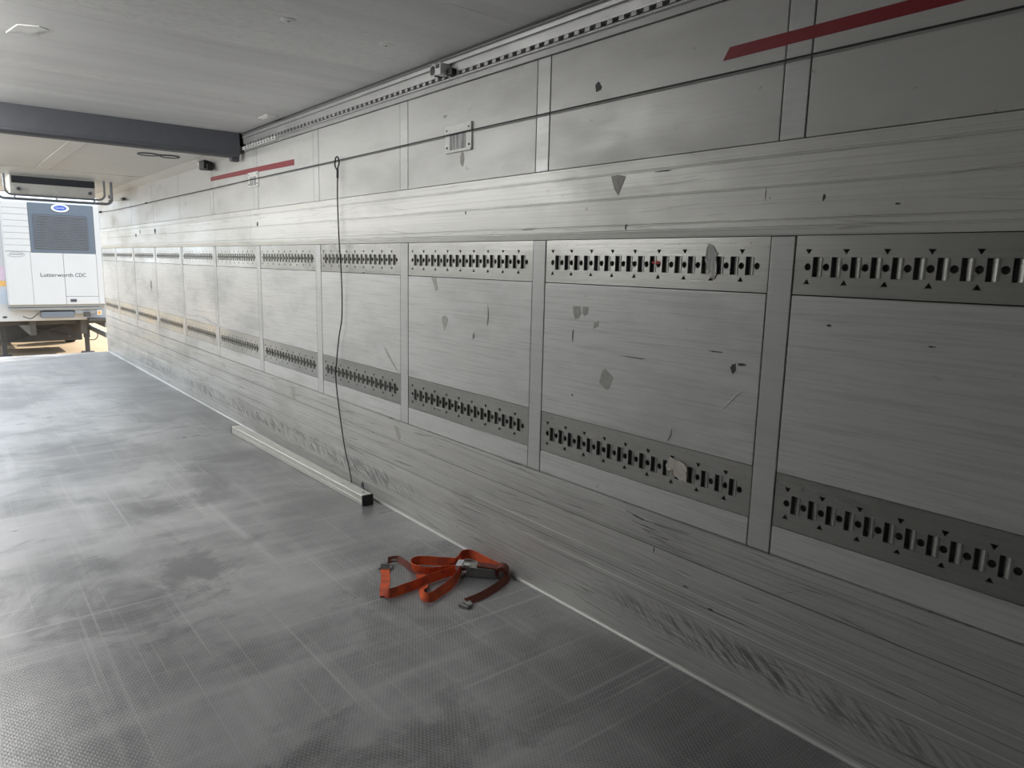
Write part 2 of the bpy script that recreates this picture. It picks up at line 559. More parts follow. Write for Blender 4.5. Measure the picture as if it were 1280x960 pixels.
# light coloured extra rack length close to the beam
ex = MB().prism([(WX - .006, 2.447), (WX - .024, 2.449), (WX - .024, 2.474), (WX - .006, 2.476)], 5.56, Y_BEAM).build('rack_length', M_WHITEP, trim)
tooth2 = MB().box(WX - .0255, WX - .0235, -.012, .012, 2.456, 2.466).mesh('rack_slot', M_SEAL)
y = 5.60
while y < Y_BEAM - .03:
    put('rack_slot', tooth2, ex, (0, y, 0))
    y += .0618
MB().prism([(WX + .01, 2.572), (WX - .030, 2.572), (WX - .030, ZC), (WX + .01, ZC)], YF, Y_BEAM).build('seal_strip', M_SEAL, trim)

# ---- ceiling
ceil = MB().box(-1.30, 1.30, YF, YR, ZC + .012, ZC + .11).build('ceiling', M_SEAL)
tag(ceil, 'pale smeared trailer ceiling of wide cross panels', kind='structure')
seams = [YF, .10, 1.34, 2.585, 3.825, 5.065, Y_BEAM]
for a, b in zip(seams[:-1], seams[1:]):
    MB().box(-1.29, WX - .006, a + .0012, b - .0012, ZC, ZC + .012, .0012).build('ceiling_panel', M_CEIL, ceil)
# lower rear ceiling: panels each side of a joint strip, then the part round the evaporator
CX = 1.095
def rear_panel(x0, x1, y0, y1, z=ZC2, name='rear_ceiling_panel'):
    return MB().box(x0, x1, y0, y1, z, z + .03, .002).build(name, M_CEIL2, ceil)
rear_panel(-1.29, .030, Y_BEAM + .1, 9.42)
rear_panel(.036, .168, Y_BEAM + .1, 9.42, ZC2 - .004, 'joint_strip')
rear_panel(.174, CX, Y_BEAM + .1, 9.42)
rear_panel(-1.29, CX, 9.426, 9.56, ZC2 - .006, 'joint_strip')
rear_panel(-1.29, CX, 9.566, YR)
cov = [(CX + .004, ZC2 + .03), (CX + .004, ZC2 - .002), (CX + .012, ZC2 - .004), (WX - .004, Z_TRIM - .012), (WX + .0148, Z_TRIM - .012), (WX + .0148, ZC2 + .03)]
for i, (a, b) in enumerate(((Y_BEAM + .1, 9.42), (9.426, YR))):
    tag(MB().prism(cov, a, b).build('trim_%d' % (7 + i), M_CEIL2), 'sloping coving between rear ceiling and right wall', kind='structure')
MB().box(-1.30, 1.30, Y_BEAM + .1, YR, ZC2 + .03, ZC + .02).build('rear_ceiling_core', M_SEAL, ceil)

# ---- cross beam where the ceiling steps down
beam = MB().prism([(6.300, ZC), (6.300, 2.425), (6.306, 2.395), (6.33, 2.388), (6.425, 2.388), (6.43, 2.40), (6.43, ZC)], -1.29, 1.185, 'X').build('trim_3', M_DARKBEAM)
tag(beam, 'dark grey beam across the ceiling where it steps down', kind='structure')
MB().box(1.135, 1.20, 6.36, 6.43, 2.360, 2.41, .006).build('beam_foot', M_DARKBEAM, beam)
MB().box(-1.29, 1.10, 6.292, 6.302, 2.40, 2.412, .002).build('beam_lip', M_DARKBEAM, beam)

# ---- left wall, front bulkhead (mostly behind the camera) and the rear door frame
wl = MB().box(-1.31, -1.245, YF, YR, -.05, 2.70).build('wall_left', M_SEAL)
tag(wl, 'left side wall of the trailer close beside the camera', kind='structure')
for (a, b) in edges:
    y = b - a - 2 * G
    put('panel', bay_mesh(cache, 'panel', y, Z_UR0 - Z_LR1 - 2 * G, M_PANEL), wl, (-WX - .0145, a + G, Z_LR1 + G))
    put('upper_panel', bay_mesh(cache, 'upper_panel', y, Z_TRIM - Z_BAND1 - 2 * G, M_UPPER), wl, (-WX - .0145, a + G, Z_BAND1 + G))
    put('lower_panel', bay_mesh(cache, 'lower_panel', y, Z_LR0 - Z_KICK - 2 * G, M_PANEL), wl, (-WX - .0145, a + G, Z_KICK + G))
    for zz in (Z_LR0 + .0005, Z_UR0 + .0015):
        o = put('lashing_rail', cache[('r', round(y, 3))], wl, (-WX - .002, a + G, zz))
        o.scale = (-1, 1, 1)
for p in posts:
    put('post', bay_mesh(cache, 'post', POSTW - 2 * G, Z_BAND0 - Z_KICK - 2 * G, M_POST), wl, (-WX - .0135, p - POSTW / 2 + G, Z_KICK + G))
    put('upper_post', bay_mesh(cache, 'upper_post', POSTW - 2 * G, Z_TRIM - Z_BAND1 - 2 * G, M_POST), wl, (-WX - .0135, p - POSTW / 2 + G, Z_BAND1 + G))
mir = lambda pr: [(-a, b) for a, b in pr]
MB().prism(mir(bprof), YF, YR).build('rub_rail', M_BAND, wl)
for kp in kprofs:
    MB().prism(mir(kp), YF, YR).build('kick_plate', M_KICK, wl)
MB().prism(mir(tprof), YF, Y_BEAM).build('top_rail', M_TRIM, wl)
wf = MB().box(-1.31, 1.31, YF - .08, YF, -.05, 2.70).build('wall_front', M_CEIL2)
tag(wf, 'plain front bulkhead behind the camera', kind='structure')
fr = MB().box(WX - .002, WX + .085, YR, YR + .06, -.14, 2.72, .004).build('trim_4', M_TRIM)
tag(fr, 'right upright of the open rear door frame', kind='structure')
fr = MB().box(-WX - .085, -WX + .002, YR, YR + .06, -.14, 2.72, .004).build('trim_5', M_TRIM)
tag(fr, 'left upright of the open rear door frame', kind='structure')
fr = MB().box(-WX, WX, YR, YR + .06, ZC2 - .01, 2.72, .004).build('trim_6', M_TRIM)
tag(fr, 'header of the open rear door frame', kind='structure')

# ---- marks on the wall (parts of it): residue of old tape, scuffs, creases
def patch(name, pts, mat, x=WX, th=.0007, par=wall):
    """thin patch: outline of (y, z) on the wall face"""
    n = len(pts)
    vs = [(x - th, a, b) for a, b in pts] + [(x + .0003, a, b) for a, b in pts]
    fs = [tuple(range(n)), tuple(range(n, 2 * n))[::-1]] + [(i, (i + 1) % n, n + (i + 1) % n, n + i) for i in range(n)]
    return MB().add(vs, fs).build(name, mat, par)
def rag(cy, cz, w_, h_, n=11, seed=0, j=.35):
    R_ = random.Random(seed)
    return [(cy + w_ / 2 * (1 - j * R_.random()) * math.cos(2 * math.pi * i / n), cz + h_ / 2 * (1 - j * R_.random()) * math.sin(2 * math.pi * i / n)) for i in range(n)]
patch('tape_residue', [(2.035 + .035, 1.062), (2.035 + .02, 1.115), (2.035 + .005, 1.128), (2.035 - .045, 1.095), (2.035 - .02, 1.04), (2.035 - .008, 1.038)], M_RESIDUE)
patch('tape_residue', [(2.245, 1.375), (2.200, 1.376), (2.195, 1.345), (2.205, 1.325), (2.232, 1.318), (2.243, 1.345)], M_RESIDUE)
patch('tape_residue', [(2.185, 1.375), (2.150, 1.375), (2.155, 1.345), (2.172, 1.335), (2.186, 1.350)], M_RESIDUE)
patch('tape_residue', [(2.115, 1.312), (2.085, 1.322), (2.090, 1.300), (2.118, 1.285)], M_RESIDUE)
patch('tape_residue', [(2.045, 1.90), (2.010, 1.905), (1.965, 1.895), (1.98, 1.868), (2.002, 1.825), (2.025, 1.85)], M_RESIDUE, WX - .008)
patch('tape_residue', [(3.385, 1.468), (3.335, 1.466), (3.315, 1.405), (3.335, 1.390)], M_RESIDUE)
patch('tape_residue', [(3.28, 1.25), (3.25, 1.268), (3.215, 1.25), (3.225, 1.215), (3.25, 1.18), (3.265, 1.215)], M_RESIDUE)
patch('tape_residue', [(3.93, 1.03), (3.88, 1.00), (3.80, .93), (3.735, .88), (3.78, .90), (3.90, .985)], M_RESIDUE)
patch('tape_residue', [(3.79, .555), (3.74, .55), (3.705, .50), (3.715, .465), (3.75, .49)], M_RESIDUE, WX - .012)
patch('tape_residue', [(5.42, .56), (5.36, .56), (5.34, .46), (5.40, .45)], M_RESIDUE, WX - .012)
for i, (cy, cz, w_, h_, m, x) in enumerate([
        (2.146, 2.256, .05, .055, M_STAIN, WX), (1.427, 1.205, .03, .045, M_STAIN, WX), (1.395, 1.222, .05, .012, M_STAIN, WX),
        (1.50, 1.255, .09, .006, M_STAIN, WX), (9.55, 1.85, .10, .09, M_STAIN, WX - .008), (10.6, 1.82, .11, .06, M_STAIN, WX - .008),
        (10.35, 1.86, .06, .08, M_STAIN, WX - .008), (9.95, 1.19, .05, .16, M_STAIN, WX), (3.05, 1.80, .012, .02, M_STAIN, WX - .008),
        (1.955, 1.70, .010, .03, M_STAIN, WX - .008), (1.35, 1.79, .004, .05, M_STAIN, WX - .008), (1.15, 1.77, .012, .03, M_STAIN, WX - .008),
        (.93, 1.74, .02, .008, M_STAIN, WX - .008), (1.10, 1.38, .022, .01, M_STAIN, WX), (2.23, .985, .012, .012, M_STAIN, WX),
        (.80, 1.345, .03, .006, M_STAIN, WX), (2.24, 1.245, .010, .08, M_STAIN, WX), (6.05, 1.83, .05, .05, M_STAIN, WX - .008),
        (1.88, 1.19, .18, .005, M_STAIN, WX), (3.10, 2.07, .05, .09, M_RESIDUE, WX), (3.26, 2.30, .06, .02, M_RESIDUE, WX),
        (1.78, 1.90, .10, .006, M_STAIN, WX - .008), (2.55, 1.705, .16, .004, M_STAIN, WX - .008),
        (1.56, .345, .035, .007, M_STAIN, WX - .012), (1.44, .30, .03, .01, M_STAIN, WX - .012), (1.72, .44, .006, .03, M_STAIN, WX - .012)]):
    patch('scuff_mark', rag(cy, cz, w_, h_, 12, i, .5), m, x)
# slanted scribble of scratches low on the kick plate
for i in range(14):
    y0 = 1.88 - .012 * i + random.uniform(-.02, .02); z0 = .565 - .006 * i + random.uniform(-.01, .01)
    MB().tube([(WX - .0122, y0, z0), (WX - .0124, y0 - random.uniform(.05, .12), z0 + random.uniform(-.012, .004))], .0008, 4).build('scratch_mark', M_STAIN, wall)
patch('paint_mark', rag(1.80, 1.566, .055, .016, 12, 5, .3), M_REDPAINT, WX + .0018)
# creases: thin bent ridges in the sheet
def crease(pts, r=.004, par=wall):
    q = smooth_path([(WX + .001, a, b) for a, b in pts], 5)
    m_ = len(q)
    return MB().tube(q, [r * math.sin(math.pi * (i + .5) / m_) + .0004 for i in range(m_)], 6).build('sheet_crease', M_PANEL, par, smooth=True)
crease([(1.70, .885), (1.685, .91), (1.68, .945)], .005)
crease([(1.475, 1.04), (1.44, 1.075), (1.40, 1.12), (1.37, 1.135)], .003)
crease([(2.865, 1.345), (2.857, 1.29), (2.866, 1.235)], .006)
crease([(2.985, 1.20), (2.98, 1.18), (2.982, 1.16)], .009)
crease([(9.35, .99), (9.0, .975), (8.60, .94), (8.40, .90)], .012)
crease([(8.2, .93), (7.8, .945), (7.4, .90), (6.95, .87)], .012)
crease([(8.15, .99), (7.95, 1.0), (7.6, 1.005)], .008)

# ================================================================== THINGS ON THE WALL AND CEILING
# ---- thin steel cable strung along the wall
cab = empty('wall_cable', (WX - .018, 0, 2.197))
tag(cab, 'thin dark cable strung along the whole right wall below the ceiling', 'cable')
MB().tube([(0, YF + .02, 0)] + [(0, 1.5 * i, -.003 * (i % 2)) for i in range(0, 9)] + [(0, 12.95, .02)], .0034, 6).build('strand', M_BLACKCORD, cab)
MB().box(-.012, .018, 12.93, 13.02, .005, .035, .004).build('end_fitting', M_BLACK, cab)
for yy in (-.3, 9.9):
    MB().box(-.007, .018, yy - .012, yy + .012, -.006, .008, .002).build('cable_clip', M_BLACK, cab)

# ---- black pull cord hanging from the cable
pc = empty('pull_cord', (WX - .03, 4.5, 0.0))
tag(pc, 'black cord with a loop end hanging from the wall cable to the floor', 'cord')
path = [(4.477, 2.105), (4.485, 1.942), (4.472, 1.683), (4.445, 1.421), (4.448, 1.181), (4.496, 1.042), (4.541, .871), (4.559, .729), (4.505, .483), (4.426, .271), (4.358, .13), (4.33, .05), (4.345, .010), (4.42, .007)]
MB().tube(smooth_path([(0 if zz > .3 else -.006, a - 4.5, zz) for a, zz in path], 5), .0042, 7).build('cord', M_BLACKCORD, pc, smooth=True)
loop = [(-.003, 4.477 - 4.5 + .030 * math.sin(a) * (1 if math.cos(a) > -.5 else .6), 2.175 + .042 * math.cos(a) - .002) for a in [2 * math.pi * i / 18 for i in range(18)]]
MB().tube(loop, .0048, 7, closed=True).build('loop', M_BLACKCORD, pc, smooth=True)
MB().tube([(0, -.023, 2.135), (0, -.021, 2.08)], .008, 8).build('ferrule', M_BLACK, pc, smooth=True)

# ---- small spring hook beside the end of the bar
hk = empty('spring_hook', (1.19, 4.16, 0.0))
tag(hk, 'small dark metal hook standing on the floor between the bar and the wall', 'hook')
MB().box(-.014, .014, -.05, .04, 0.0, .05, .006).build('hook_body', M_DARKBEAM, hk)
MB().tube([(0, -.01, .045), (0, -.014, .075), (0, -.002, .095), (0, .012, .08), (0, .008, .06)], .005, 7).build('hook_eye', M_DARKBEAM, hk, smooth=True)
MB().tube([(0, .03, .03), (-.01, .09, .035), (-.02, .13, .06)], .005, 7).build('hook_arm', M_DARKBEAM, hk, smooth=True)

# ---- two screwed cover plates on the upper panels
def cover_plate(y0, y1, z0, z1, label):
    e = empty('cover_plate', (WX, (y0 + y1) / 2, z0))
    tag(e, label, 'plate', 'screwed cover plates on the upper wall')
    hy, h_ = (y1 - y0) / 2, z1 - z0
    MB().box(-.009, .0, -hy, hy, 0, h_, .002).build('plate', M_WHITEP, e)
    MB().box(-.012, -.008, -hy, hy, h_ * .70, h_, .0015).build('top_flange', M_WHITEP, e)
    MB().box(-.012, -.008, -hy, hy, 0, h_ * .08, .0015).build('bottom_flange', M_WHITEP, e)
    MB().box(-.0095, -.0085, -hy * .60, hy * .66, h_ * .10, h_ * .69).build('grey_streaks', M_STREAK, e)
    for a in (-1, 1):
        for b in (.2, .83):
            MB().tube([(-.008, a * hy * .84, h_ * b), (-.0145, a * hy * .84, h_ * b)], .005, 8).build('screw', M_DARKBEAM, e)
    return e
t = NT('streaked_plate')
s = t.noise(t.pos((1, 55, 4)), 1.0, 3, .5)
M_STREAK = t.set(t.mix(t.ramp(s, .35, .65), (.50, .50, .50), (.20, .20, .21)), .6)
cover_plate(3.008, 3.240, 2.108, 2.243, 'white screwed plate with grey streaks on upper wall, nearer of the two plates')
cover_plate(6.00, 6.23, 2.135, 2.255, 'small white plate just under the faded red tape, farther of the two plates')

# ---- red tape
def tape(pts, label):
    n = len(pts)
    o = MB().add([(WX - .0018, a, b) for a, b in pts] + [(WX + .0002, a, b) for a, b in pts],
                 [tuple(range(n)), tuple(range(n, 2 * n))[::-1]] + [(i, (i + 1) % n, n + (i + 1) % n, n + i) for i in range(n)]).build('red_tape', M_RED)
    return tag(o, label, 'tape', 'red tape strips on the upper wall')
tape([(1.556, 2.243), (1.532, 2.282), (.95, 2.286), (.30, 2.292), (-.60, 2.30), (-.60, 2.258), (.30, 2.254), (.95, 2.248)], 'dark red tape strip on the near upper wall, cut slanted at its end')
tape([(7.285, 2.268), (7.285, 2.305), (6.2, 2.293), (5.262, 2.278), (5.262, 2.235), (6.2, 2.252)], 'faded red tape strip on the far upper wall above the small plate')

# ---- roller end on the top rail
ro = empty('rail_roller', (WX - .03, 3.24, 2.512))
tag(ro, 'white hollow roller clamped on the toothed top rail', 'roller')
MB().box(-.045, .022, -.050, .004, -.026, .030, .008).build('roller_body', M_WHITEP, ro)
MB().box(-.0465, -.040, -.040, -.006, .004, .024, .002).build('dark_window', M_BLACK, ro)
MB().tube([(.02, .026, .002), (-.040, .026, .002)], .026, 18).build('roller', M_BLACK, ro, smooth=True)
MB().tube([(-.040, .026 + .027 * math.cos(2 * math.pi * k / 18), .002 + .027 * math.sin(2 * math.pi * k / 18)) for k in range(18)], .0035, 6, closed=True).build('roller_rim', M_WHITEP, ro, smooth=True)
MB().box(-.010, .020, -.10, -.048, -.030, .000, .003).build('roller_foot', M_BLACK, ro)

# ---- torn stickers
def crumple(name, cy, cz, w_, h_, label, seed, x=WX + .002, lift=.012, mat=None):
    R2 = random.Random(seed)
    nx, nz = 7, 6
    vs = []
    for i in range(nx):
        for j in range(nz):
            a, b = i / (nx - 1) - .5, j / (nz - 1) - .5
            k = 1 - .7 * abs(b) * (1 if a > 0 else .2)
            vs.append((x - .0012 - lift * R2.random() * (.3 + abs(a)), cy + a * w_ * k + R2.uniform(-.1, .1) * w_, cz + b * h_ * (1 - .5 * abs(a)) + a * h_ * .25 + R2.uniform(-.1, .1) * h_))
    fs = [(i * nz + j, (i + 1) * nz + j, (i + 1) * nz + j + 1, i * nz + j + 1) for i in range(nx - 1) for j in range(nz - 1)]
    o = MB().add(vs, fs).build(name, mat or M_PAPER)
    m = o.modifiers.new('thickness', 'SOLIDIFY'); m.thickness = .0008
    return tag(o, label, 'sticker', 'torn stickers on the lashing rails')
crumple('torn_sticker', 1.640, .787, .105, .075, 'crumpled torn white sticker stuck over the lower lashing rail', 3)
crumple('torn_sticker', 1.552, 1.578, .050, .120, 'thin torn film remnant across slots of the upper lashing rail', 8, lift=.002, mat=M_FILM)

# ---- sensor under the rear ceiling
se = empty('ceiling_sensor', (1.19, 7.22, 2.36))
tag(se, 'black boxy sensor on a pale bracket at the top of the wall behind the beam', 'sensor')
MB().prism([(-.05, .075), (-.05, .06), (-.02, .02), (.0, .02), (.04, .055), (.04, .075)], .10, .16).build('bracket', M_WHITEP, se)
MB().box(-.055, .030, -.06, .10, .005, .085, .008).build('housing', M_BLACK, se)
MB().box(-.035, .015, -.10, -.055, -.010, .05, .006).build('lens_hood', M_BLACK, se)

# ---- ceiling fittings
cp = empty('ceiling_plate', (1.11, 5.43, ZC))
tag(cp, 'small white rectangular plate on the ceiling beside the wall rail', 'plate')
MB().box(-.045, .045, -.09, .09, -.010, 0, .003).build('plate', M_WHITEP, cp)
MB().box(-.030, .030, -.065, .065, -.016, -.009, .004).build('raised_pad', M_WHITEP, cp)
def ceiling_cap(x, y_, label):
    e = empty('ceiling_dome', (x, y_, ZC))
    tag(e, label, 'cap', 'round caps on the ceiling')
    vs, fs = [], []
    prof = [(.034, 0), (.034, -.002), (.026, -.0045), (.012, -.006)]
    for r_, z_ in prof:
        vs += [(r_ * math.cos(2 * math.pi * k / 16), r_ * math.sin(2 * math.pi * k / 16), z_) for k in range(16)]
    for i in range(3):
        fs += [(i * 16 + k, i * 16 + (k + 1) % 16, (i + 1) * 16 + (k + 1) % 16, (i + 1) * 16 + k) for k in range(16)]
    fs.append(tuple(range(48, 64)))
    MB().add(vs, fs).build('dome', M_CEIL, e, smooth=True)
    MB().box(-.006, .006, -.003, .003, -.0075, -.005).build('screw_slot', M_DARKBEAM, e)
ceiling_cap(.391, 3.234, 'pale round cap on the ceiling, farther from the toothed rail of the two')
ceiling_cap(.886, 3.256, 'pale round cap on the ceiling, closer to the toothed rail of the two')
ch = MB().add([(a, b, z_) for z_ in (ZC - .003, ZC + .0003) for a, b in ((-.55, 4.34), (-.50, 4.25), (-.46, 4.31), (-.44, 4.22), (-.40, 4.15), (-.44, 4.12), (-.52, 4.16))],
              [tuple(range(7)), tuple(range(7, 14))[::-1]] + [(i, (i + 1) % 7, 7 + (i + 1) % 7, 7 + i) for i in range(7)]).build('ceiling_chip', M_CHIP, ceil)
# pair of oval recessed lights rings on the rear ceiling
gg = empty('oval_fitting', (.78, 7.28, ZC2))
tag(gg, 'dark twin oval outline fitting on the rear ceiling behind the beam', 'fitting')
for cx in (-.092, .092):
    ring = [(cx + .080 * math.cos(2 * math.pi * k / 24), .085 * math.sin(2 * math.pi * k / 24), -.004) for k in range(24)]
    MB().tube(ring, .007, 6, closed=True).build('oval_ring', M_DARKBEAM, gg, smooth=True)
    MB().prism([(cx + .072 * math.cos(2 * math.pi * k / 20), .077 * math.sin(2 * math.pi * k / 20)) for k in range(20)], -.003, .001, 'Z').build('oval_lens', M_CEIL2, gg)
MB().box(-.016, .016, -.05, .05, -.008, 0, .003).build('bridge', M_DARKBEAM, gg)

# ---- evaporator hanging at the rear with its guard tubes
ev = empty('evaporator_unit', (.315, 10.4, ZC2 - .001))
tag(ev, 'grey ceiling evaporator box with dark slot and steel guard tubes at the rear', 'evaporator')
MB().prism([(0, 0), (0, -.098), (.02, -.20), (.06, -.215), (.62, -.10), (.62, 0)], -.435, .435, 'X').build('casing', M_WHITEP, ev)
MB().box(-.42, .435, -.006, .006, -.092, -.010).build('dark_slot', M_DEEP, ev)
for i in range(5):
    MB().box(-.415, .43, -.014, -.004, -.090 + i * .016, -.086 + i * .016).build('slot_slat', M_DARKBEAM, ev)
for kx in (-.355, .38):
    MB().tube([(kx, .010, -.157), (kx, -.022, -.157)], .020, 12).build('round_knob', M_DARKBEAM, ev, smooth=True)
def guard(y_, xl, xr, zb, r_, name):
    rr_ = .07
    pts = [(xl, y_, 0)] + [(xl, y_, zb + rr_)]
    pts += [(xl + rr_ - rr_ * math.cos(a), y_, zb + rr_ - rr_ * math.sin(a)) for a in [math.pi / 2 * k / 6 for k in range(1, 7)]]
    pts += [(xr - rr_ + rr_ * math.sin(a), y_, zb + rr_ - rr_ * math.cos(a)) for a in [math.pi / 2 * k / 6 for k in range(0, 7)]]
    pts += [(xr, y_, 0)]
    return MB().tube(pts, r_, 8).build(name, M_TUBE, ev, smooth=True)
guard(-.05, -.495, .53, -.232, .012, 'guard_tube')
guard(.02, -.57, .62, -.272, .016, 'guard_tube')
for kx in (-.40, .02, .42):
    MB().tube([(kx, -.05, -.232), (kx, .02, -.272), (kx, .03, -.20)], .009, 6).build('guard_bracket', M_CHROME, ev)

# ---- door holder on the wall close to the opening
dh = empty('door_holder', (WX, 11.9, 2.30))
tag(dh, 'small rod holder on the wall near the open rear doorway', 'holder')
MB().box(-.02, 0, .30, .36, .03, .15, .004).build('bracket', M_GREYMET, dh)
MB().tube([(-.02, .33, .07), (-.05, -.2, .03), (-.035, -.75, .01)], .010, 7).build('rod', M_WHITEP, dh, smooth=True)
MB().tube([(-.035, -.74, .01), (-.035, -.86, .01)], .022, 9).build('rubber_end', M_DARKBEAM, dh, smooth=True)

# ---- LED battens added out of view on the left ceiling edge to fill the dark interior
FILL_W = 8.5
def fill_batten(y_, z_, label):
    e = empty('ceiling_lamp', (-1.12, y_, z_))
    tag(e, label, 'lamp', 'LED battens along the left edge of the ceiling')
    MB().box(-.05, .05, -.60, .60, -.022, 0, .004).build('housing', M_WHITEP, e)
    MB().box(-.040, .040, -.57, .57, -.030, -.021, .004).build('diffuser', M_LENS, e)
    for s_ in (-1, 1):
        MB().box(-.052, .052, min(s_ * .60, s_ * .625), max(s_ * .60, s_ * .625), -.032, 0, .004).build('end_cap', M_GREYMET, e)
    ld = bpy.data.lights.new('batten_light', 'AREA')
    ld.shape = 'RECTANGLE'; ld.size = .08; ld.size_y = 1.14; ld.energy = FILL_W; ld.color = (1.0, .995, .97)
    lo = bpy.data.objects.new('batten_light', ld); C.objects.link(lo)
    lo.parent = e; lo.location = (.0, 0, -.056)
    lo.rotation_euler = (0, math.radians(-35), 0)
t = NT('lamp_diffuser')
t.set((.9, .9, .88), .4)
t.b.inputs['Emission Color'].default_value = (.96, .98, 1, 1)
t.b.inputs['Emission Strength'].default_value = 4.0
M_LENS = t.m
fill_batten(4.2, ZC, 'white LED batten on the left ceiling edge, nearest to the front bulkhead')
fill_batten(5.6, ZC, 'white LED batten on the left ceiling edge, just in front of the dark beam')
fill_batten(7.8, ZC2 - .001, 'white LED batten on the left rear ceiling, just behind the dark beam')
fill_batten(10.4, ZC2 - .001, 'white LED batten on the left rear ceiling, closest to the rear doorway')

# ================================================================== THINGS ON THE FLOOR
# ---- aluminium load bar
lb = empty('load_bar', (1.13, 5.2, 0))
tag(lb, 'long square aluminium bar lying on the floor along the wall', 'bar')
ang = math.atan2(1.130 - 1.083, 6.42 - 4.0)
lb.location = (1.107, 5.19, 0)
lb.rotation_euler = (0, 0, ang)
hw, hz, L2 = .037, .068, 1.205
MB().prism([(-hw, .003), (-hw + .003, 0), (hw - .003, 0), (hw, .003), (hw, .030), (hw - .0012, .0315), (hw - .0012, .0365), (hw, .038), (hw, hz - .003), (hw - .003, hz),
            (-hw + .003, hz), (-hw, hz - .003), (-hw, .038), (-hw + .0012, .0365), (-hw + .0012, .0315), (-hw, .030)], -L2, L2).build('tube', M_ALU, lb)
for s_ in (-1, 1):
    MB().box(-hw - .001, hw + .001, min(s_ * L2, s_ * (L2 + .016)), max(s_ * L2, s_ * (L2 + .016)), .0, hz + .001, .003).build('end_cap', M_BLACK, lb)
MB().tube([(.005, -L2 + .055, hz - .001), (.005, -L2 + .055, hz + .0015)], .009, 10).build('spring_button', M_DARKBEAM, lb)
MB().tube([(-.012, -L2 + .30, hz - .001), (-.012, -L2 + .30, hz + .001)], .011, 10).build('stain_spot', M_RESIDUE, lb)

# ---- orange ratchet strap
rs = empty('ratchet_strap', (.95, 2.75, 0))
tag(rs, 'tangled orange ratchet strap lying on the floor by the wall', 'strap')
def rel(pts, z=0.0):
    return [(p[0] - .95, p[1] - 2.75, (p[2] if len(p) > 2 else z)) for p in pts]
def strap(pts, up=(0, 0, 1), width=.045, mat=None, name='webbing', k=6, ups=None):
    q = smooth_path(rel(pts), k)
    if ups is None:
        U = [up] * len(q)
    else:
        U = smooth_path(ups, k)
    return MB().ribbon(q, U, width).build(name, mat or M_ORANGE, rs)
side = (.80, -.60, 0)
# flat leg from the buckle, folding into the standing band that runs back to the middle
strap([(.722, 3.055, .004), (.668, 2.95, .004), (.612, 2.86, .004), (.580, 2.80, .005), (.572, 2.785, .006)], ups=[(.80, -.6, 0)] * 3 + [(.85, -.52, .05), (.9, -.4, .1)])
strap([(.585, 2.795, .004), (.602, 2.752, .002), (.640, 2.748, .001), (.675, 2.752, .001), (.741, 2.757, .001), (.817, 2.768, .002), (.908, 2.775, .004), (.99, 2.77, .006)],
      ups=[(.55, -.1, .5), (.2, .3, .9), (.15, .35, .9), (.1, .40, .9), (.1, .35, .92), (.1, .3, .95), (0, .2, 1), (0, .1, 1)])
# thin twisted run behind the buckle
strap([(.775, 3.075, .010), (.815, 3.062, .016), (.826, 3.01, .012), (.833, 2.94, .004), (.850, 2.86, .003), (.93, 2.80, .003)],
      ups=[(.2, .3, .6), (.5, .3, .5), (.6, .3, .4), (.8, .3, .3), (.8, .3, .3), (.4, .3, .6)], mat=M_DKRED, width=.036)
# large standing loop
strap([(1.075, 2.83, .004), (1.001, 2.905, .002), (.943, 2.962, .002), (.905, 2.990, .002), (.873, 2.985, .002), (.848, 2.945, .002), (.855, 2.895, .002), (.895, 2.845, .002), (.976, 2.806, .002), (1.03, 2.775, .004)],
      ups=[(0, .1, 1), (.05, .12, 1), (.1, .15, 1), (0, .15, 1), (-.15, .1, 1), (-.2, 0, 1), (-.15, -.1, 1), (-.05, -.15, 1), (0, -.1, 1), (0, 0, 1)], width=.047)
# lower loop that passes under the band
strap([(.835, 2.90, .003), (.800, 2.82, .003), (.765, 2.755, .002), (.735, 2.70, .002), (.715, 2.645, .002), (.728, 2.605, .002), (.765, 2.605, .002), (.815, 2.625, .002), (.885, 2.655, .002), (.955, 2.705, .003), (1.01, 2.76, .006)],
      ups=[(.75, -.5, .1), (.75, -.5, .15), (.8, -.4, .25), (.7, -.1, .5), (.3, .2, .9), (.05, .4, .9), (-.1, .45, .9), (-.15, .5, .85), (-.2, .45, .85), (-.1, .3, .95), (0, .1, 1)])
# upright loop going up to the ratchet
strap([(1.03, 2.84, .004), (1.075, 2.872, .003), (1.120, 2.905, .003), (1.160, 2.905, .003), (1.178, 2.868, .003), (1.182, 2.80, .004), (1.183, 2.72, .008), (1.182, 2.65, .012)],
      ups=[(0, .1, 1), (.1, .1, 1), (.1, .15, 1), (.1, .1, 1), (.05, 0, 1), (-.05, 0, 1), (-.1, 0, 1), (-.1, 0, 1)], width=.050)
# small folded tongue in the middle
strap([(.95, 2.835, .004), (.985, 2.845, .020), (1.005, 2.830, .042), (1.03, 2.80, .015), (1.05, 2.79, .004)],
      ups=[(.5, -.5, .3)] * 5, width=.036, mat=M_DKRED)
# short tail with the end fitting
strap([(1.196, 2.63, .030), (1.188, 2.585, .012), (1.155, 2.555, .003), (1.09, 2.525, .002), (1.02, 2.50, .002), (.94, 2.482, .002), (.865, 2.478, .003)],
      ups=[(-.3, .2, .8), (-.4, .3, .8), (-.35, .5, .7), (-.3, .55, .7), (-.3, .6, .6), (-.2, .65, .55), (-.2, .7, .45)], width=.038, mat=M_DKRED, name='tail_webbing')
